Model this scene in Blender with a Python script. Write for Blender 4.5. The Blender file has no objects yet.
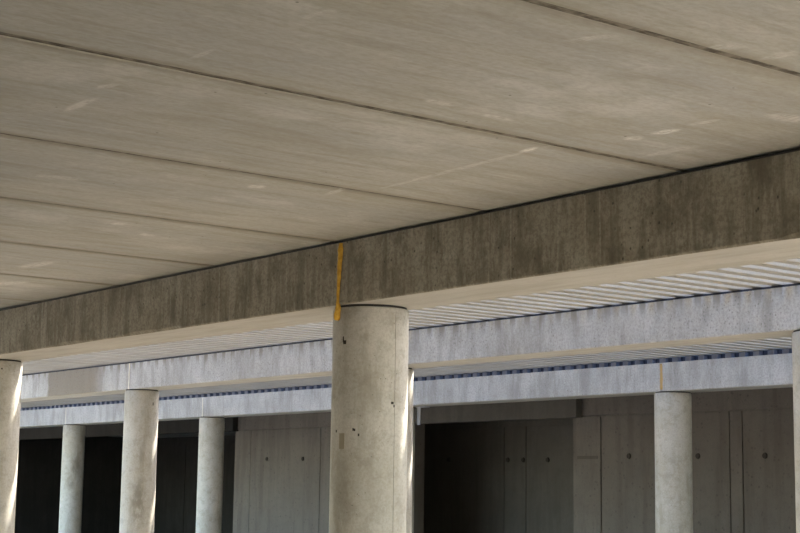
import bpy, bmesh, math, random
from mathutils import Vector, Matrix

random.seed(7)
C = bpy.context.scene.collection
S = bpy.context.scene
EYE = 1.6                      # eye height above the ground

# ------------------------------------------------------------------ camera
YAW, PITCH, ROLL = math.radians(52.31), math.radians(8.241), math.radians(0.809)
fw = Vector((-math.sin(YAW)*math.cos(PITCH), math.cos(YAW)*math.cos(PITCH), math.sin(PITCH)))
rt = Vector((math.cos(YAW), math.sin(YAW), 0)); up = rt.cross(fw)
r2 = rt*math.cos(ROLL) + up*math.sin(ROLL); u2 = up*math.cos(ROLL) - rt*math.sin(ROLL)
cam = bpy.data.cameras.new('camera'); cam.sensor_width = 36; cam.lens = 1540.08/800*36
cam.clip_start = 0.05; cam.clip_end = 300
co = bpy.data.objects.new('camera', cam); C.objects.link(co)
co.matrix_world = Matrix(((r2.x, u2.x, -fw.x, 0), (r2.y, u2.y, -fw.y, 0), (r2.z, u2.z, -fw.z, EYE), (0, 0, 0, 1)))
S.camera = co

# ------------------------------------------------------------------ sky, sun, exposure
SUN = Vector((-0.215, 0.972, 0.92)).normalized()      # direction towards the sun
w = bpy.data.worlds.new('World'); S.world = w; w.use_nodes = True
nt = w.node_tree; nt.nodes.clear()
sky = nt.nodes.new('ShaderNodeTexSky'); sky.sky_type = 'NISHITA'; sky.sun_disc = False
sky.sun_elevation = math.asin(SUN.z); sky.sun_rotation = math.atan2(SUN.x, SUN.y)
sky.air_density = 1.0; sky.dust_density = 1.5; sky.ozone_density = 1.0
hs = nt.nodes.new('ShaderNodeHueSaturation'); hs.inputs['Saturation'].default_value = 1.15
bg = nt.nodes.new('ShaderNodeBackground'); bg.inputs['Strength'].default_value = 1.4
wo = nt.nodes.new('ShaderNodeOutputWorld')
nt.links.new(sky.outputs[0], hs.inputs['Color']); nt.links.new(hs.outputs[0], bg.inputs[0]); nt.links.new(bg.outputs[0], wo.inputs[0])
sl = bpy.data.lights.new('sun', 'SUN'); sl.energy = 13.5; sl.angle = math.radians(0.53); sl.color = (1.0, 0.95, 0.86)
so = bpy.data.objects.new('sun', sl); C.objects.link(so)
so.rotation_euler = SUN.to_track_quat('Z', 'Y').to_euler(); so.location = (0, 30, 30)
S.view_settings.view_transform = 'Standard'; S.view_settings.look = 'None'
S.view_settings.exposure = 0.87; S.view_settings.gamma = 1.0; S.view_settings.use_curve_mapping = False

# ------------------------------------------------------------------ materials
class NB:
    def __init__(s, name):
        s.m = bpy.data.materials.new(name); s.m.use_nodes = True
        s.t = s.m.node_tree; s.t.nodes.clear()
        s.out = s.n('ShaderNodeOutputMaterial'); s.b = s.n('ShaderNodeBsdfPrincipled')
        s.t.links.new(s.b.outputs[0], s.out.inputs[0])
        s.g = s.n('ShaderNodeNewGeometry')
    def n(s, k, **kw):
        x = s.t.nodes.new(k)
        for a, v in kw.items(): setattr(x, a, v)
        return x
    def put(s, sock, v):
        if hasattr(v, 'is_output') or isinstance(v, bpy.types.NodeSocket): s.t.links.new(v, sock)
        else: sock.default_value = v
    def map(s, scale, loc=(0, 0, 0)):
        m = s.n('ShaderNodeMapping'); s.t.links.new(s.g.outputs['Position'], m.inputs[0])
        m.inputs['Scale'].default_value = scale; m.inputs['Location'].default_value = loc
        return m.outputs[0]
    def noise(s, scale, vec=None, detail=4, rough=0.55):
        x = s.n('ShaderNodeTexNoise'); x.inputs['Scale'].default_value = scale
        x.inputs['Detail'].default_value = detail; x.inputs['Roughness'].default_value = rough
        s.t.links.new(vec or s.g.outputs['Position'], x.inputs['Vector']); return x.outputs['Fac']
    def voro(s, scale, vec=None):
        x = s.n('ShaderNodeTexVoronoi'); x.inputs['Scale'].default_value = scale
        s.t.links.new(vec or s.g.outputs['Position'], x.inputs['Vector']); return x
    def ramp(s, f, a, b, va=0.0, vb=1.0):
        x = s.n('ShaderNodeMapRange'); x.interpolation_type = 'SMOOTHSTEP'
        s.put(x.inputs[0], f)
        for i, v in zip((1, 2, 3, 4), (a, b, va, vb)): x.inputs[i].default_value = v
        return x.outputs[0]
    def math(s, op, a, b=0.0):
        x = s.n('ShaderNodeMath', operation=op); s.put(x.inputs[0], a); s.put(x.inputs[1], b); return x.outputs[0]
    def mix(s, f, a, b, mode='MIX'):
        x = s.n('ShaderNodeMix', data_type='RGBA', blend_type=mode)
        s.put(x.inputs[0], f)
        for i, v in ((6, a), (7, b)):
            if isinstance(v, (tuple, list)): x.inputs[i].default_value = (*v[:3], 1)
            else: s.t.links.new(v, x.inputs[i])
        return x.outputs[2]
    def finish(s, col, height=None, strength=0.3, dist=0.01, rough=0.85, spec=0.25):
        if isinstance(col, tuple): s.b.inputs['Base Color'].default_value = (*col, 1)
        else: s.t.links.new(col, s.b.inputs['Base Color'])
        s.b.inputs['Roughness'].default_value = rough
        s.b.inputs['Specular IOR Level'].default_value = spec
        if height is not None:
            bp = s.n('ShaderNodeBump'); bp.inputs['Strength'].default_value = strength; bp.inputs['Distance'].default_value = dist
            s.t.links.new(height, bp.inputs['Height']); s.t.links.new(bp.outputs[0], s.b.inputs['Normal'])
        return s.m

def concrete(name, base, dark, light, streak=(1, 1, 1), streak_amt=0.4, blotch=1.2, pore=0.0, pore_scale=60, pore_size=0.16, streak_sc=6.0, loc=(0, 0, 0), streak_band=(0.42, 0.68), stains=(), spec=0.25, mottle=0.2):
    k = NB(name)
    b = k.noise(blotch, k.map((1, 1, 1), loc), 5, 0.6)
    col = k.mix(k.ramp(b, 0.35, 0.68), base, light)
    st = k.noise(streak_sc, k.map(streak, loc), 5, 0.6)
    col = k.mix(k.math('MULTIPLY', k.ramp(st, *streak_band), streak_amt), col, dark)
    st2 = k.noise(streak_sc*2.3, k.map(streak, (3.1, 7.7, 1.3)), 4, 0.65)
    col = k.mix(k.math('MULTIPLY', k.ramp(st2, 0.5, 0.78), streak_amt*0.8), col, light)
    for x, y, z, a, b_, c, amt in stains:        # dirt marks at their own places
        mp = k.n('ShaderNodeMapping', vector_type='TEXTURE'); k.t.links.new(k.g.outputs['Position'], mp.inputs[0])
        mp.inputs['Location'].default_value = (x, y, z); mp.inputs['Scale'].default_value = (a, b_, c)
        gr = k.n('ShaderNodeTexGradient', gradient_type='SPHERICAL'); k.t.links.new(mp.outputs[0], gr.inputs[0])
        col = k.mix(k.math('MULTIPLY', k.ramp(gr.outputs['Fac'], 0.0, 0.7, 0.0, amt), k.ramp(k.noise(14, k.map((1, 1, 0.5)), 4, 0.7), 0.3, 0.6)), col, tuple(q*0.75 for q in dark))
    mot = k.noise(11, None, 5, 0.75)
    col = k.mix(k.ramp(mot, 0.46, 0.66, 0.0, mottle), col, dark)
    fine = k.noise(70, None, 4, 0.75)
    col = k.mix(k.ramp(fine, 0.38, 0.68, 0.0, 0.32), col, dark)
    h = k.math('MULTIPLY', fine, 0.35)
    h = k.math('ADD', h, k.math('MULTIPLY', st, 0.5))
    if pore > 0:
        v = k.voro(pore_scale); sel = k.noise(5.0, None, 2)
        cellpick = k.ramp(v.outputs['Color'], 0.45, 0.55)
        pm = k.math('MULTIPLY', k.ramp(v.outputs['Distance'], pore_size, pore_size*1.9, 1.0, 0.0), k.math('MULTIPLY', cellpick, k.ramp(sel, 0.42, 0.62)))
        pm = k.math('MULTIPLY', pm, pore)
        col = k.mix(pm, col, tuple(c*0.25 for c in dark))
        h = k.math('SUBTRACT', h, pm)
    return k.finish(col, h, 0.25, 0.006, spec=spec)

M = {}
ZS = EYE+1.283                                # plank soffit height
PW = 0.9405*1.283                             # plank width
SCUFFS = [(-4.722, 2.259, -0.020, 0.168, 0.027, 0.5), (-4.438, 2.214, 0.341, 0.063, 0.026, 0.4), (-4.707, 3.906, -0.025, 0.689, 0.025, 0.35), (-4.236, 3.881, -0.184, 0.076, 0.029, 0.8), (-3.698, 4.056, 0.143, 0.075, 0.039, 0.9), (-3.846, 4.044, -0.008, 0.054, 0.040, 0.55), (-3.910, 3.171, 1.642, 0.083, 0.031, 0.45), (-3.933, 3.455, 1.588, 0.109, 0.025, 0.4), (-3.511, 4.050, 0.153, 0.086, 0.024, 0.4), (-3.280, 4.225, 1.395, 0.140, 0.055, 0.5), (-3.045, 3.036, 0.493, 0.102, 0.026, 0.35), (-9.336, 4.027, 0.269, 0.236, 0.080, 0.55), (-8.424, 3.801, 0.099, 0.270, 0.071, 0.5), (-5.536, 3.493, 1.099, 0.054, 0.056, 0.7), (-6.794, 3.492, 0.497, 0.055, 0.052, 0.6), (-7.002, 3.756, 1.954, 0.065, 0.044, 0.6), (-3.366, 2.311, 0.219, 0.093, 0.025, 0.25), (-2.864, 3.386, 0.542, 0.081, 0.044, 0.3), (-2.810, 3.578, 0.162, 0.082, 0.041, 0.3), (-3.919, 2.267, 0.014, 0.089, 0.017, 0.3), (-5.403, 3.810, -0.144, 0.119, 0.028, 0.4), (-3.909, 4.306, 0.046, 0.182, 0.036, 0.3), (-5.929, 2.762, 1.275, 0.156, 0.055, 0.3),]
# prestressed soffit: fine streaks along the planks, pale scuffs across them
def plank_mat():
    k = NB('plank_concrete')
    oi = k.n('ShaderNodeObjectInfo')
    base = k.mix(oi.outputs['Random'], (0.44, 0.415, 0.352), (0.475, 0.45, 0.387))
    big = k.noise(0.7, k.map((1.3, 0.5, 1)), 5, 0.6)
    col = k.mix(k.ramp(big, 0.36, 0.66), base, (0.385, 0.372, 0.335))
    st = k.noise(1.0, k.map((15, 1.8, 1)), 6, 0.66)
    col = k.mix(k.math('MULTIPLY', k.ramp(st, 0.44, 0.70), 0.6), col, (0.31, 0.285, 0.22))
    st2 = k.noise(1.0, k.map((24, 3.5, 1), (4, 9, 0)), 6, 0.65)
    col = k.mix(k.math('MULTIPLY', k.ramp(st2, 0.5, 0.75), 0.4), col, (0.57, 0.55, 0.49))
    bl = k.noise(1.8, k.map((1.0, 0.8, 1), (5, 2, 0)), 5, 0.65)
    col = k.mix(k.ramp(bl, 0.5, 0.72, 0.0, 0.5), col, (0.62, 0.60, 0.55))
    bl2 = k.noise(2.6, k.map((1.2, 0.5, 1), (15, 7, 0)), 5, 0.65)
    col = k.mix(k.ramp(bl2, 0.5, 0.7, 0.0, 0.5), col, (0.33, 0.30, 0.225))
    # dirt along both edges of every plank, joint shadow gradient put into the colour
    tc = k.n('ShaderNodeTexCoord'); sp = k.n('ShaderNodeSeparateXYZ'); k.t.links.new(tc.outputs['Object'], sp.inputs[0])
    ed = k.math('ABSOLUTE', k.math('SUBTRACT', sp.outputs['X'], PW/2))
    ed = k.math('ADD', ed, k.math('MULTIPLY', k.math('SUBTRACT', k.noise(5, k.map((1, 0.6, 1)), 4, 0.7), 0.5), 0.05))
    col = k.mix(k.math('MULTIPLY', k.ramp(ed, PW/2-0.075, PW/2-0.012), 0.55), col, (0.24, 0.205, 0.14))
    # chalky scuffs at their places on the soffit: x, y, angle, half length, half width, strength
    rag = k.ramp(k.noise(1.0, k.map((16, 45, 1)), 5, 0.75), 0.36, 0.58, 0.1, 1.0)
    acc = None
    for x, y, an, L, W, a in SCUFFS:
        mp = k.n('ShaderNodeMapping', vector_type='TEXTURE'); k.t.links.new(k.g.outputs['Position'], mp.inputs[0])
        mp.inputs['Location'].default_value = (x, y, ZS); mp.inputs['Rotation'].default_value = (0, 0, an); mp.inputs['Scale'].default_value = (L, W, 0.5)
        gr = k.n('ShaderNodeTexGradient', gradient_type='SPHERICAL'); k.t.links.new(mp.outputs[0], gr.inputs[0])
        v = k.ramp(gr.outputs['Fac'], 0.0, 0.6, 0.0, a)
        acc = v if acc is None else k.math('MAXIMUM', acc, v)
    col = k.mix(k.math('MULTIPLY', acc, rag), col, (0.74, 0.72, 0.66))
    fine = k.noise(60, k.map((1, 0.5, 1)), 3, 0.7)
    col = k.mix(k.ramp(fine, 0.38, 0.66, 0.0, 0.22), col, (0.23, 0.2, 0.15))
    v = k.voro(9); pit = k.math('MULTIPLY', k.ramp(v.outputs['Distance'], 0.03, 0.06, 1, 0), k.ramp(v.outputs['Color'], 0.62, 0.66))
    col = k.mix(k.math('MULTIPLY', pit, 0.7), col, (0.08, 0.07, 0.05))
    h = k.math('ADD', k.math('MULTIPLY', st, 0.6), k.math('MULTIPLY', fine, 0.25))
    return k.finish(col, h, 0.25, 0.006)
M['plank'] = plank_mat()

def beam_mat(name, base, dark, light, sx=13, pore=0.7, roof_shade=0.0, lines=0.7, blot=0.3):
    """cast beam: vertical run-off streaks, pits, pale form lines"""
    k = NB(name)
    b = k.noise(1.6, k.map((1, 1, 1.5)), 5, 0.6)
    col = k.mix(k.ramp(b, 0.35, 0.66), base, light)
    st = k.noise(1.0, k.map((sx, sx, 1.3)), 7, 0.72)
    col = k.mix(k.math('MULTIPLY', k.ramp(st, 0.43, 0.64), 0.6), col, dark)
    dk = k.noise(4.0, k.map((1.4, 1.4, 0.8), (3, 1, 6)), 7, 0.72)
    col = k.mix(k.math('MULTIPLY', k.ramp(dk, 0.46, 0.66), blot), col, dark)
    ln = k.noise(1.0, k.map((3.2, 3.2, 0.05), (2, 0, 0)), 2, 0.4)
    lm = k.ramp(k.math('ABSOLUTE', k.math('SUBTRACT', ln, 0.52)), 0.0, 0.012, lines, 0.0)
    col = k.mix(lm, col, light)
    if roof_shade:                                     # drip-like bands: shade between the slat light fingers, put into the colour
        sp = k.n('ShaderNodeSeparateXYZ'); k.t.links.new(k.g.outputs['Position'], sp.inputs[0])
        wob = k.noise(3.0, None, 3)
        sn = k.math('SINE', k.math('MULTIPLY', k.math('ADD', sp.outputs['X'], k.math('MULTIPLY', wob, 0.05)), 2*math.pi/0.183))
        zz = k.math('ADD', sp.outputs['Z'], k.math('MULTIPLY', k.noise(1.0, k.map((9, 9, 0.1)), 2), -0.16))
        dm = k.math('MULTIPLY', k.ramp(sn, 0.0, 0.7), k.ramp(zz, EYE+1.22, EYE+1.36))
        col = k.mix(k.math('MULTIPLY', dm, roof_shade), col, (0.20, 0.168, 0.115))
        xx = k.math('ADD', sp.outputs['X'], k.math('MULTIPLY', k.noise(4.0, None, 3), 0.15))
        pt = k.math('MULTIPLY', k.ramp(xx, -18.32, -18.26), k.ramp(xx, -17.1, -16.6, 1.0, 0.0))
        col = k.mix(k.math('MULTIPLY', pt, 0.92), col, (0.21, 0.175, 0.13))     # brown patch: shade of blocked sky put into the colour
    fine = k.noise(48, None, 4, 0.75)
    col = k.mix(k.ramp(fine, 0.4, 0.65, 0.0, 0.5), col, dark)
    v = k.voro(36, k.map((1, 1, 0.8))); sel = k.noise(2.2, None, 3)
    pm = k.math('MULTIPLY', k.ramp(v.outputs['Distance'], 0.14, 0.28, 1, 0), k.math('MULTIPLY', k.ramp(v.outputs['Color'], 0.5, 0.56), k.ramp(sel, 0.36, 0.56)))
    pm = k.math('MULTIPLY', pm, pore)
    col = k.mix(pm, col, tuple(c*0.3 for c in dark))
    h = k.math('SUBTRACT', k.math('ADD', k.math('MULTIPLY', st, 0.5), k.math('MULTIPLY', fine, 0.3)), pm)
    return k.finish(col, h, 0.3, 0.006)
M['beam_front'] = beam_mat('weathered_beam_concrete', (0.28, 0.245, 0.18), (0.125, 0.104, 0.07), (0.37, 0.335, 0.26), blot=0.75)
M['beam'] = beam_mat('grey_beam_concrete', (0.43, 0.42, 0.41), (0.25, 0.238, 0.22), (0.52, 0.51, 0.50), sx=6, pore=0.4, lines=0.15)
M['beam_shade'] = beam_mat('grey_beam_concrete_with_shade', (0.43, 0.42, 0.41), (0.25, 0.238, 0.22), (0.52, 0.51, 0.50), sx=6, pore=0.4, lines=0.15, roof_shade=0.85)  # slat and roof shade on the middle beams painted in
M['soffit'] = concrete('soffit_concrete', (0.44, 0.41, 0.35), (0.36, 0.33, 0.27), (0.48, 0.45, 0.39), streak=(0.8, 5, 1), streak_sc=2.0, streak_amt=0.7)  # beam undersides warmer than the faces: ground bounce put into the colour
M['column'] = concrete('column_concrete', (0.45, 0.42, 0.355), (0.26, 0.23, 0.175), (0.53, 0.50, 0.44), streak=(7, 7, 1.6), streak_sc=1.0, streak_amt=0.6, blotch=2.2, pore=0.6, pore_scale=40, pore_size=0.09, streak_band=(0.5, 0.75), mottle=0.4,
    stains=[(-16.0, 8.6, EYE-0.2, 0.13, 0.13, 0.42, 0.75), (-15.98, 8.62, EYE+0.35, 0.05, 0.05, 0.3, 0.5), (-25.68, 12.52, EYE+0.35, 0.10, 0.12, 0.30, 0.75), (-25.72, 12.47, EYE+0.05, 0.07, 0.1, 0.2, 0.8), (-6.42, 4.6, EYE-0.05, 0.10, 0.1, 0.3, 0.4)])
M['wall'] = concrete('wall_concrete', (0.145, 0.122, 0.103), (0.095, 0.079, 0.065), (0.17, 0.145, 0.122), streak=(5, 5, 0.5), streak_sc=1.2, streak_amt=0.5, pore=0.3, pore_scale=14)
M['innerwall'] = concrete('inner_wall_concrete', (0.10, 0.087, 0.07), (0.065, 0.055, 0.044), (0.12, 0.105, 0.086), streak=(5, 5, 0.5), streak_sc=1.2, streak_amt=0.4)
M['shade_dark'] = concrete('shade_dark_concrete', (0.036, 0.032, 0.028), (0.022, 0.02, 0.018), (0.046, 0.041, 0.036), streak=(5, 5, 0.5), streak_sc=1.2, streak_amt=0.4, spec=0.03)  # wall concrete darkened: shade of the left opening put into the colour
M['slat'] = concrete('slat_concrete', (0.365, 0.34, 0.29), (0.28, 0.255, 0.21), (0.41, 0.385, 0.34), streak=(6, 1, 6), streak_sc=1.5, streak_amt=0.35)
M['roof'] = concrete('roof_concrete', (0.30, 0.285, 0.26), (0.22, 0.2, 0.18), (0.34, 0.32, 0.3))
k = NB('sandy_ground')
n1 = k.noise(0.6, None, 6, 0.6); n2 = k.noise(25, None, 4, 0.7)
col = k.mix(k.ramp(n1, 0.35, 0.65), (0.47, 0.41, 0.315), (0.56, 0.49, 0.385)); col = k.mix(k.ramp(n2, 0.4, 0.75, 0, 0.4), col, (0.33, 0.28, 0.2))
M['ground'] = k.finish(col, n2, 0.5, 0.03)
k = NB('added_dark_floor'); n1 = k.noise(1.2, None, 5); n2 = k.noise(60, None, 3)  # for the dark floors added to cut bounce light
M['dark_floor'] = k.finish(k.mix(k.ramp(n2, 0.35, 0.7, 0, 0.5), k.mix(n1, (0.17, 0.15, 0.12), (0.21, 0.185, 0.15)), (0.11, 0.10, 0.085)), n2, 0.3, 0.005)
k = NB('polyurethane_foam'); n1 = k.noise(40, None, 4, 0.6)
M['foam'] = k.finish(k.mix(k.ramp(n1, 0.35, 0.65), (0.66, 0.39, 0.05), (0.50, 0.27, 0.03)), n1, 0.7, 0.01, 0.6)
k = NB('aged_foam'); n1 = k.noise(30, None, 3)
M['foam_old'] = k.finish(k.mix(n1, (0.52, 0.34, 0.14), (0.44, 0.29, 0.13)), n1, 0.5, 0.01)
k = NB('mortar'); n1 = k.noise(30, None, 3)
M['mortar'] = k.finish(k.mix(n1, (0.74, 0.70, 0.60), (0.62, 0.58, 0.49)), n1, 0.5, 0.01)
k = NB('neoprene'); n1 = k.noise(50, None, 2)
M['rubber'] = k.finish(k.mix(n1, (0.03, 0.027, 0.024), (0.05, 0.045, 0.04)), n1, 0.2, 0.005, 0.7)
k = NB('blue_bearing_strip'); n1 = k.noise(20, None, 2)
M['strip'] = k.finish(k.mix(n1, (0.02, 0.021, 0.032), (0.032, 0.035, 0.05)), n1, 0.2, 0.005, 0.6)
k = NB('galvanised_foot'); n1 = k.noise(30, None, 2)
M['foot'] = k.finish(k.mix(n1, (0.11, 0.12, 0.165), (0.15, 0.165, 0.215)), n1, 0.2, 0.005, 0.6)
k = NB('tie_hole_shadow'); n1 = k.noise(40, None, 2)
M['hole'] = k.finish(k.mix(n1, (0.035, 0.028, 0.022), (0.055, 0.045, 0.035)), n1, 0.3, 0.005, 0.9)
k = NB('dirty_grout'); n1 = k.noise(35, k.map((1, 0.4, 1)), 4)
M['grout'] = k.finish(k.mix(k.ramp(n1, 0.35, 0.65), (0.08, 0.066, 0.046), (0.22, 0.19, 0.145)), n1, 0.6, 0.008, 0.9)
k = NB('galvanised_steel'); n1 = k.noise(15, None, 3)
M['steel'] = k.finish(k.mix(n1, (0.25, 0.255, 0.27), (0.33, 0.34, 0.36)), n1, 0.1, 0.003, 0.5)
k = NB('brown_patch'); n1 = k.noise(30, None, 3)
M['patch'] = k.finish(k.mix(n1, (0.26, 0.225, 0.155), (0.33, 0.29, 0.22)), n1, 0.3, 0.003, 0.8)
k = NB('plywood'); n1 = k.noise(4, k.map((1, 8, 1)), 4)
M['ply'] = k.finish(k.mix(n1, (0.40, 0.28, 0.16), (0.32, 0.22, 0.12)), n1, 0.2, 0.004, 0.7)

# ------------------------------------------------------------------ helpers
def link(name, bm, mats, parent=None, smooth=False, loc=(0, 0, 0)):
    me = bpy.data.meshes.new(name); bm.normal_update(); bm.to_mesh(me); bm.free()
    for m in (mats if isinstance(mats, (list, tuple)) else [mats]): me.materials.append(M[m])
    if smooth:
        for p in me.polygons: p.use_smooth = True
    o = bpy.data.objects.new(name, me); C.objects.link(o); o.location = loc
    if parent: o.parent = parent
    return o
def again(src, parent, loc):
    o = src.copy(); C.objects.link(o); o.parent = parent; o.location = loc; return o
def empty(name, loc):
    o = bpy.data.objects.new(name, None); C.objects.link(o); o.location = loc; o.empty_display_size = 0.2; return o
def tag(o, label, cat, group=None):
    o['label'] = label; o['category'] = cat
    if group: o['group'] = group
    return o
def struct(o): o['kind'] = 'structure'; return o
def box(bm, x0, x1, y0, y1, z0, z1, bev=0.0, mi=0):
    vs = [bm.verts.new((x, y, z)) for x in (x0, x1) for y in (y0, y1) for z in (z0, z1)]
    f = [(0, 1, 3, 2), (4, 6, 7, 5), (0, 4, 5, 1), (2, 3, 7, 6), (0, 2, 6, 4), (1, 5, 7, 3)]
    fs = [bm.faces.new([vs[i] for i in q]) for q in f]
    for q in fs: q.material_index = mi
    if bev > 0:
        es = list({e for q in fs for e in q.edges})
        bmesh.ops.bevel(bm, geom=es, offset=bev, segments=1, affect='EDGES', profile=0.5)
    return fs
def boxobj(name, d, mat, parent=None, bev=0.0):
    bm = bmesh.new(); box(bm, *d, bev=bev); return link(name, bm, mat, parent)
def prism_y(bm, prof, y0, y1):
    """profile in XZ swept along Y"""
    a = [bm.verts.new((x, y0, z)) for x, z in prof]; b = [bm.verts.new((x, y1, z)) for x, z in prof]
    n = len(prof)
    for i in range(n): bm.faces.new((a[i], a[(i+1) % n], b[(i+1) % n], b[i]))
    bm.faces.new(a[::-1]); bm.faces.new(b)
    bmesh.ops.recalc_face_normals(bm, faces=bm.faces)

# ------------------------------------------------------------------ measured layout (z from the ground)
SP = 4.83                                     # column spacing along X
R = 0.199
Y1C, Y2C, Y3C = 4.796, 8.698, 12.556
Y1F, Y1B = 4.586, 5.006
Y2F, Y2B = 8.520, 8.876
Y3F, Y3B = 12.376, 12.736
Z1B, Z1T = EYE+0.9405, EYE+1.265
Z2B, Z2T = EYE+1.114, EYE+1.418
Z3B, Z3T = EYE+1.083, EYE+1.391
ZG = EYE+1.448                                # slat underside
X1 = [-11.28, -6.45]
X2 = [-16.18, -11.355, -6.53]
X3 = [-25.87, -21.03, -16.20, -11.39]
YW, YI = 16.2, 17.8                           # rear wall face, inner wall face

# ------------------------------------------------------------------ floor
bm = bmesh.new()
n = 24
g = [[bm.verts.new((-70+120*i/n, -60+120*j/n, random.uniform(-0.012, 0.0))) for j in range(n+1)] for i in range(n+1)]
for i in range(n):
    for j in range(n): bm.faces.new((g[i][j], g[i+1][j], g[i+1][j+1], g[i][j+1]))
struct(link('floor', bm, 'ground'))
# unseen dark floor under the plank ceiling, added to cut bounce light
dark_front = struct(boxobj('floor_dark_added', (-19, 21, -13, 3.6, 0.0, 0.03), 'dark_floor'))
struct(boxobj('floor_rear_added', (-42, 8, Y3C+0.3, 23, 0.0, 0.03), 'dark_floor'))  # unseen dark floor, added to darken the rear bay

# ------------------------------------------------------------------ ceiling of precast planks
XP0 = -2.268*1.283                            # first visible joint
YS0 = -13.0
xr = XP0 + 20*PW; nl = 13; xl = XP0 - nl*PW
ceiling = struct(boxobj('ceiling', (xl, xr, YS0, Y1C-0.01, ZS+0.20, ZS+0.30), 'roof'))
bm = bmesh.new(); gp = 0.015; ch = 0.003; h = 0.20
prism_y(bm, [(gp, ch), (gp+ch, 0), (PW-gp-ch, 0), (PW-gp, ch), (PW-gp, h-0.02), (PW-0.03, h), (0.03, h), (gp, h-0.02)], 0, Y1C-0.02-YS0)
plank0 = None
for i in range(-nl, 20):
    x = XP0 + i*PW
    if plank0 is None: plank0 = link('plank', bm, 'plank', ceiling, loc=(x, YS0, ZS)); o = plank0
    else: o = again(plank0, ceiling, (x, YS0, ZS + random.uniform(-0.003, 0.003)))
# grout cord in every joint
bm = bmesh.new(); box(bm, -0.0145, 0.0145, 0, Y1C-0.03-YS0, 0.004, 0.18)
g0 = None
for i in range(-nl+1, 20):
    x = XP0 + i*PW
    if g0 is None: g0 = link('joint_grout', bm, 'grout', ceiling, loc=(x, YS0, ZS))
    else: again(g0, ceiling, (x, YS0, ZS))
# dark bearing strip between beam and planks
boxobj('bearing_strip', (xl, xr, Y1F+0.035, Y1C-0.03, Z1T, ZS), 'rubber', ceiling)

# ------------------------------------------------------------------ beams
def beam(x0, x1, yf, yb, zb, zt, mat, label, up_z=None, chips=(), group=None):
    """one precast length; separate soffit with chamfered edges; built around its left bottom corner"""
    L = x1-x0; W = yb-yf; H = zt-zb
    root = tag(empty('concrete_beam', (x0, yf, zb)), label, 'beam', group)
    g = 0.006
    bm = bmesh.new()
    c = 0.006
    prof = [(0, c), (c, 0), (W-c, 0), (W, c), (W, H), (0, H)]
    if up_z: prof = [(0, c), (c, 0), (W-c, 0), (W, c), (W, up_z-zb), (W/2+0.02, up_z-zb), (W/2+0.02, H), (0, H)]
    ns = 60
    rows = []
    for i in range(ns+1):
        x = g + (L-2*g)*i/ns
        row = []
        for j, (y, z) in enumerate(prof):
            dy = dz = 0
            if j in (0, 1):                     # slightly ragged lower front arris
                a = 0.0
                for cx, cw, cd in chips: a += cd*max(0, 1-abs(x0+x-cx)/cw)*random.uniform(0.5, 1.0)
                if j == 0: dz = a + random.uniform(0, 0.003)
                else: dy = a*0.8 + random.uniform(0, 0.003)
            row.append(bm.verts.new((x, y+dy, z+dz)))
        rows.append(row)
    n = len(prof)
    for i in range(ns):
        for j in range(n):
            f = bm.faces.new((rows[i][j], rows[i][(j+1) % n], rows[i+1][(j+1) % n], rows[i+1][j]))
            if j == 1: f.material_index = 1
    bm.faces.new(rows[0][::-1]); bm.faces.new(rows[-1])
    bmesh.ops.recalc_face_normals(bm, faces=bm.faces)
    link('beam_body', bm, [mat, 'soffit'], root)
    return root

B1L = beam(X1[0], X1[1], Y1F, Y1B, Z1B, Z1T, 'beam_front', 'dark weathered near beam left of the yellow foam joint, carrying the plank ceiling', ZG-0.01,
           chips=[(-9.6, 0.35, 0.02), (-8.6, 0.3, 0.022), (-8.2, 0.2, 0.016)])
B1R = beam(X1[1], X1[1]+SP, Y1F, Y1B, Z1B, Z1T, 'beam_front', 'dark pitted near beam right of the yellow foam joint, carrying the plank ceiling', ZG-0.01,
           chips=[(-3.50, 0.10, 0.03), (-3.42, 0.06, 0.03)])
beam(X1[0]-SP, X1[0], Y1F, Y1B, Z1B, Z1T, 'beam_front', 'end of the dark near beam at the left edge of the picture', ZG-0.01)
def b2(x0, lab): return beam(x0, x0+SP, Y2F, Y2B, Z2B, Z2T, 'beam_shade', lab)
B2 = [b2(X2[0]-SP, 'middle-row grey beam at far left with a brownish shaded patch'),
      b2(X2[0], 'middle-row grey beam with light streaks, left of and behind the large column'),
      b2(X2[1], 'middle-row grey beam with light streaks, right of the large column'),
      b2(X2[2], 'start of the middle-row beam at the right edge of the picture')]
def b3(x0, lab): return beam(x0, x0+SP, Y3F, Y3B, Z3B, Z3T, 'beam', lab)
B3 = [b3(X3[3]+SP, 'farthest-row grey beam out past the right edge of the picture'),
      b3(X3[0]-SP, 'farthest-row grey beam at far left, left of the leftmost far column'),
      b3(X3[0], 'farthest-row grey beam between the two leftmost far columns'),
      b3(X3[1], 'farthest-row grey beam just left of and behind the large column'),
      b3(X3[2], 'farthest-row grey beam from the large column to the brown-stained joint'),
      b3(X3[3], 'farthest-row grey beam right of the brown-stained joint')]
# bearing strips on the beam tops, under the slats
def strips(roots, dy, z, L=SP):
    for r in roots:
        bm = bmesh.new(); box(bm, 0.0, L, dy, dy+0.10, z[0]-r.location.z, z[1]-r.location.z)
        link('bearing_strip', bm, 'strip', r)
strips(B2, 0.09, (Z2T, ZG)); strips(B3, 0.10, (Z3T, ZG))

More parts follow.
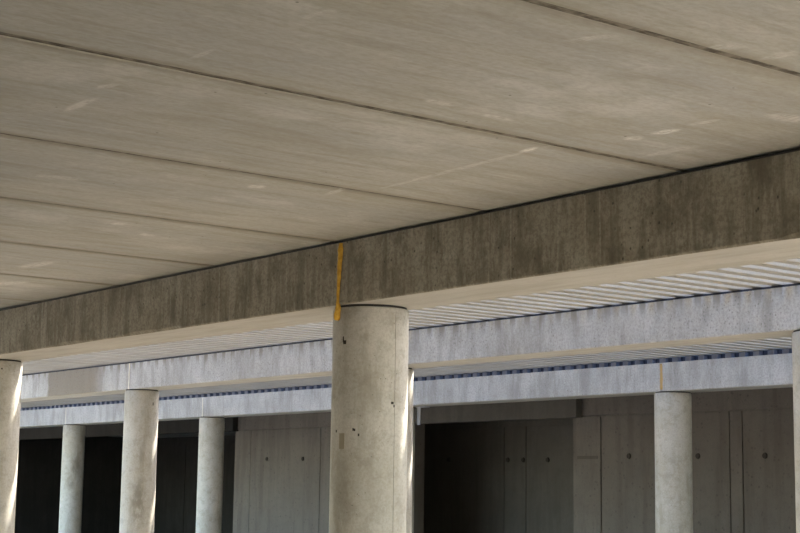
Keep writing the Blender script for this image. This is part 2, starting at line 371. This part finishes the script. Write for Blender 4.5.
# ------------------------------------------------------------------ columns
def column(x, y, zt, label, seam=None, seed=0, extra=None):
    root = tag(empty('round_column', (x, y, 0)), label, 'column')
    bm = bmesh.new(); N = 72
    zs = [0, 0.02, 0.6, 1.2, 1.8, zt-0.6, zt-0.3, zt-0.02, zt-0.012]
    rr = [R-0.006, R, R, R, R, R, R, R, R-0.005]
    rows = [[bm.verts.new((r*math.cos(2*math.pi*i/N), r*math.sin(2*math.pi*i/N), z)) for i in range(N)] for z, r in zip(zs, rr)]
    for a, b in zip(rows[:-1], rows[1:]):
        for i in range(N): bm.faces.new((a[i], a[(i+1) % N], b[(i+1) % N], b[i]))
    bm.faces.new(rows[0][::-1]); bm.faces.new(rows[-1])
    sh = link('shaft', bm, 'column', root, smooth=True)
    for p in sh.data.polygons:
        if len(p.vertices) > 4: p.use_smooth = False
    bm = bmesh.new(); bmesh.ops.create_cone(bm, cap_ends=True, segments=48, radius1=R-0.012, radius2=R-0.012, depth=0.014)
    link('bearing_pad', bm, 'rubber', root, loc=(0, 0, zt-0.007))
    def curved(name, a0, a1, z0, z1, t, mat, k=4):
        bm = bmesh.new(); rows = []
        for i in range(k+1):
            a = a0+(a1-a0)*i/k
            rows.append([bm.verts.new((r*math.cos(a), r*math.sin(a), z)) for r, z in ((R-0.004, z0), (R+t, z0), (R+t, z1), (R-0.004, z1))])
        for p_, q in zip(rows[:-1], rows[1:]):
            for j in range(4): bm.faces.new((p_[j], p_[(j+1) % 4], q[(j+1) % 4], q[j]))
        bm.faces.new(rows[0][::-1]); bm.faces.new(rows[-1])
        bmesh.ops.recalc_face_normals(bm, faces=bm.faces)
        return link(name, bm, mat, root)
    face = math.atan2(-y, -x)                    # towards the viewer's side
    if seam is not None:
        a = face + seam; curved('form_seam', a-0.006, a+0.006, 0.03, zt-0.03, 0.002, 'column', 1)
    if extra: extra(curved, face, root)
    return root
def main_extra(curved, face, root):
    # image right = increasing angle
    curved('patch', face-0.86, face-0.68, EYE+0.20, EYE+0.28, 0.0015, 'patch')
    for da, z in ((-1.0, 0.285), (0.64, 0.43), (0.68, 0.415), (0.60, 0.43), (-0.38, 0.29), (-0.42, 0.292), (-0.27, 0.265)):
        curved('pit', face+da-0.02, face+da+0.02, EYE+z, EYE+z+0.013, 0.001, 'hole', 2)
    curved('pit', face-0.78, face-0.68, EYE+0.735, EYE+0.755, 0.001, 'hole', 2)
    curved('pit', face-0.80, face-0.76, EYE+0.745, EYE+0.775, 0.001, 'hole', 2)
    curved('form_ring', face-0.35, face+0.72, EYE+0.433, EYE+0.437, 0.001, 'column', 12)
column(X1[1], Y1C, Z1B, 'large round column in front carrying the beam joint with yellow foam', 0.70, extra=main_extra)
def left_extra(curved, face, root):
    curved('pit', face+0.2, face+0.25, EYE+0.86, EYE+0.872, 0.001, 'hole', 2)
    curved('pit', face+0.3, face+0.36, EYE+0.02, EYE+0.035, 0.001, 'hole', 2)
column(X1[0], Y1C, Z1B, 'round column cut by the left edge of the picture with sunlit slivers', extra=left_extra)
def r2_extra(curved, face, root):
    curved('pit', face+0.7, face+0.76, EYE+0.93, EYE+0.965, 0.001, 'hole', 2)
    curved('form_ring', face-1.0, face+1.2, EYE+0.16, EYE+0.165, 0.001, 'column', 12)
column(X2[0], Y2C, Z2B, 'brown-stained round column under the middle beam, second from the left edge, with sunlit slivers', 0.1, extra=r2_extra)
column(X2[1], Y2C, Z2B, 'round column showing only as a sunlit strip right behind the large column')
column(X2[2], Y2C, Z2B, 'round column cut by the right edge of the picture')
def r3_extra(curved, face, root):
    curved('form_ring', face-1.3, face+1.3, EYE+0.60, EYE+0.606, 0.001, 'column', 14)
column(X3[0], Y3C, Z3B, 'slim far column at the left, between the left-edge column and the brown-stained one', extra=r3_extra)
column(X3[1], Y3C, Z3B, 'slim far column between the brown-stained column and the large front column', extra=r3_extra)
column(X3[2], Y3C, Z3B, 'far column in shade, only its dark right edge showing beside the large column')
column(X3[3], Y3C, Z3B, 'pale far column on the right below the brown-stained beam joint', extra=r3_extra)

# steel bracket at the top of the shaded far column
bk = tag(empty('steel_bracket', (-15.92, 12.60, Z3B-0.001)), 'small steel angle bracket under the far beam beside the shaded far column', 'bracket')
boxobj('flange', (0.0, 0.19, 0.0, 0.08, -0.012, 0), 'steel', bk)
boxobj('web', (0.0, 0.06, 0.02, 0.035, -0.24, -0.012), 'steel', bk)

# ------------------------------------------------------------------ foam and mortar in the beam joints
def bead(name, x, yf, pts, mat, label, cat, depth=0.012):
    """pts: (z, half width, x shift) from top to bottom; a rounded bead standing proud of the face"""
    o0 = Vector((x, yf, pts[-1][0]))
    bm = bmesh.new(); rows = []
    for z, hw, sx in pts:
        ring = []
        for a in range(9):
            t = math.pi*a/8
            ring.append(bm.verts.new((sx + hw*math.cos(t), 0.012-(depth*(0.5+0.5*min(1, hw/0.02))+0.012)*math.sin(t), z-o0.z)))
        rows.append(ring)
    for a, b in zip(rows[:-1], rows[1:]):
        for i in range(8): bm.faces.new((a[i], a[i+1], b[i+1], b[i]))
        bm.faces.new((a[8], a[0], b[0], b[8]))
    bm.faces.new(rows[0]); bm.faces.new(rows[-1][::-1])
    bmesh.ops.recalc_face_normals(bm, faces=bm.faces)
    return tag(link(name, bm, mat, smooth=True, loc=o0), label, cat)
H1 = Z1T-Z1B
pts = []
for i in range(26):
    t = i/25
    hw = 0.020*(1-t) + 0.004*t
    if t < 0.06: hw *= 0.6
    hw *= random.uniform(0.88, 1.12)
    pts.append((Z1T-0.004-H1*t, hw, 0.016*(1-t)**0.8 - 0.006*t + random.uniform(-0.002, 0.002)))
for dz, hw, sx in ((0.012, 0.010, -0.006), (0.03, 0.011, -0.008), (0.05, 0.015, -0.014), (0.068, 0.015, -0.014), (0.076, 0.010, -0.014), (0.08, 0.004, -0.014)):
    pts.append((Z1B-dz, hw, sx))
bead('foam_sealant', X1[1], Y1F, pts, 'foam', 'yellow expanding foam squeezed out of the near beam joint above the large column', 'foam', 0.02)
def strip_pts(zt, zb, hw): return [(zt-(zt-zb)*i/10, hw*random.uniform(0.8, 1.15), random.uniform(-0.003, 0.003)) for i in range(11)]
bead('joint_mortar', X2[0], Y2F, strip_pts(Z2T, Z2B-0.01, 0.020), 'mortar', 'cream mortar line in the middle-row beam joint above the brown-stained column', 'mortar', 0.004)
bead('joint_mortar', X3[0], Y3F, strip_pts(Z3T, Z3B, 0.020), 'mortar', 'cream mortar line in the far beam joint above the leftmost slim column', 'mortar', 0.004)
bead('joint_mortar', X3[1], Y3F, strip_pts(Z3T, Z3B, 0.020), 'mortar', 'cream mortar line in the far beam joint above the second slim column', 'mortar', 0.004)
bead('foam_sealant', X3[3], Y3F, strip_pts(Z3T-0.01, Z3B+0.02, 0.030), 'foam_old', 'brown-orange aged foam in the far beam joint above the pale right column', 'foam', 0.004)

# ------------------------------------------------------------------ open roof of parallel slats (sky and sun fall through the gaps)
PIT, SW, SH = 0.183, 0.105, 0.145
def slat_bm(L):
    bm = bmesh.new(); c = 0.02
    prism_y(bm, [(0.0, SH), (0.0, c), (c, 0), (SW-0.003, 0), (SW, 0.003), (SW, SH)], 0, L); return bm
def grille(x0, x1, y0, y1, feet_y, label, zfoot):
    root = tag(empty('roof_grille', ((x0+x1)/2, y0, ZG)), label, 'roof grille')
    n = int((x1-x0)/PIT); s0 = f0 = None
    for i in range(n):
        x = x0+i*PIT-root.location.x
        if s0 is None: s0 = link('slat', slat_bm(y1-y0), 'slat', root, loc=(x, 0, 0))
        else: again(s0, root, (x, 0, random.uniform(0, 0.003)))
        if feet_y is None: continue
        if f0 is None:
            bm = bmesh.new(); box(bm, 0.01, SW-0.012, 0, 0.06, zfoot-ZG+0.001, 0.0, bev=0.004)
            f0 = link('foot', bm, 'foot', root, loc=(x, feet_y-y0, 0))
        else: again(f0, root, (x, feet_y-y0, 0))
    return root
grille(-30.312+0.183*58, 2.0, Y1C+0.06, Y2C-0.002, None, 'open roof of parallel pale slats between the near and middle beams', Z2T)
grille(-36.168+0.183*43, 2.0, Y2C+0.002, Y3C-0.02, Y3F+0.04, 'open roof of parallel pale slats between the middle and farthest beams', Z3T)

struct(boxobj('ceiling_left_near_added', (-42, -30.312+0.183*58-0.08, Y1C+0.06, Y2C-0.002, ZG, ZG+0.2), 'soffit'))  # solid roof added here to cut light from the left
struct(boxobj('ceiling_left_far_added', (-42, -36.168+0.183*43-0.08, Y2C+0.002, Y3C-0.02, ZG, ZG+0.2), 'soffit'))  # added likewise, holds light off the far beams at left

# ------------------------------------------------------------------ rear wall, inner wall, rear roof
ZL = EYE+1.113
struct(boxobj('ceiling_rear', (-60, 8.3, Y3C+0.02, 23.4, ZG+0.0, ZG+0.22), 'roof'))
def qx(q, y): return q*y
xa0, xa1 = qx(-1.6193, YW), qx(-1.27, YW)
xb0, xb1 = qx(-1.0301, YW), 8.0
def wallseg(name, x0, x1, cuts, holes, marks=()):
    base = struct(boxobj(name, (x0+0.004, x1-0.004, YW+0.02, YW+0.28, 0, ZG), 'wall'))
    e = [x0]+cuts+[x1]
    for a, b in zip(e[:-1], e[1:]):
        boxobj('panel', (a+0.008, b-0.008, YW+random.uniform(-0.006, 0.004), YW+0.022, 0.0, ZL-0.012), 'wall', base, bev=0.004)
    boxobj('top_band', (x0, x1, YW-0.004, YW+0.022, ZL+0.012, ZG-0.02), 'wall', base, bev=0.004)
    for x, z in holes:
        bm = bmesh.new(); bmesh.ops.create_cone(bm, cap_ends=True, segments=14, radius1=0.045, radius2=0.034, depth=0.03, matrix=Matrix.Rotation(math.pi/2, 4, 'X'))
        link('tie_cone', bm, 'hole', base, loc=(x, YW-0.001, EYE+z))
    for d in marks: boxobj('stain_strip', d, 'innerwall', base)
    return base
wallseg('wall_rear_left', xa0, xa1, [qx(-1.583, YW), qx(-1.4362, YW)], [(qx(-1.5462, YW), 0.545), (qx(-1.4707, YW), 0.54)])
wallseg('wall_rear_right', xb0, xb1, [qx(-0.9941, YW), qx(-0.8454, YW), qx(-0.8318, YW), qx(-0.66, YW)],
        [(qx(-0.9594, YW), 0.52), (qx(-0.8797, YW), 0.51), (qx(-0.809, YW), 0.505)],
        marks=[(qx(-1.024, YW), qx(-0.998, YW), YW-0.009, YW, EYE+0.485, EYE+0.53)])
# lintels over the openings
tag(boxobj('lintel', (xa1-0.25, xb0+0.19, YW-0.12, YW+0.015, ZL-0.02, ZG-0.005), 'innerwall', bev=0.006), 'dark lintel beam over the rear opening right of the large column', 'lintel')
tag(boxobj('lintel', (-42, xa0+0.10, YW-0.12, YW+0.015, ZL-0.02, ZG-0.005), 'shade_dark', bev=0.006), 'dark lintel beam over the rear opening at the left', 'lintel')
struct(boxobj('wall_front_added', (xl-6, xr+6, -13.3, -13.02, 0, ZS+0.3), 'wall'))  # unseen wall added behind the camera to cut light from the front
struct(boxobj('wall_left_added', (-42.3, -42.0, Y3C+0.2, 23.0, 0, ZG), 'shade_dark'))  # end wall added to keep light out of the left opening
struct(boxobj('wall_right_added', (8.02, 8.3, Y3C+0.2, YI+0.3, 0, ZG), 'wall'))  # unseen end wall, added to darken the rear bay from the right
iw2 = struct(boxobj('wall_inner_left', (-60, xa0+0.8, 23.0, 23.3, 0, ZG), 'shade_dark'))
struct(boxobj('wall_inner_side', (xa0+0.82, xa0+1.0, YW+0.3, 23.3, 0, ZG), 'shade_dark'))
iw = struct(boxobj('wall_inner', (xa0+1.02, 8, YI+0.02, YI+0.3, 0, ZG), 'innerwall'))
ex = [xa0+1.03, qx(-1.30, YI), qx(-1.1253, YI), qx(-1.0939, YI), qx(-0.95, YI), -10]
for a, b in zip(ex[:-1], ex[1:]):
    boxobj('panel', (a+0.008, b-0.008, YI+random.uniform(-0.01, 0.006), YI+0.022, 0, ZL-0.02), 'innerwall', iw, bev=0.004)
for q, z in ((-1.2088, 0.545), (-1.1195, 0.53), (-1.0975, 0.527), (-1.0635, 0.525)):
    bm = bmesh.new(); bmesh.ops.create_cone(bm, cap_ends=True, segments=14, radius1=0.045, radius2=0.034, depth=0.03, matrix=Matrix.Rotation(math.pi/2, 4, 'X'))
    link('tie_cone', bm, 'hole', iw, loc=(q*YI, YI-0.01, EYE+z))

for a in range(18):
    boxobj('panel', (-59.9+a*2.0, -57.92+a*2.0, 22.97+random.uniform(-0.01, 0.006), 23.0, 0, ZL+0.1), 'shade_dark', iw2, bev=0.004)
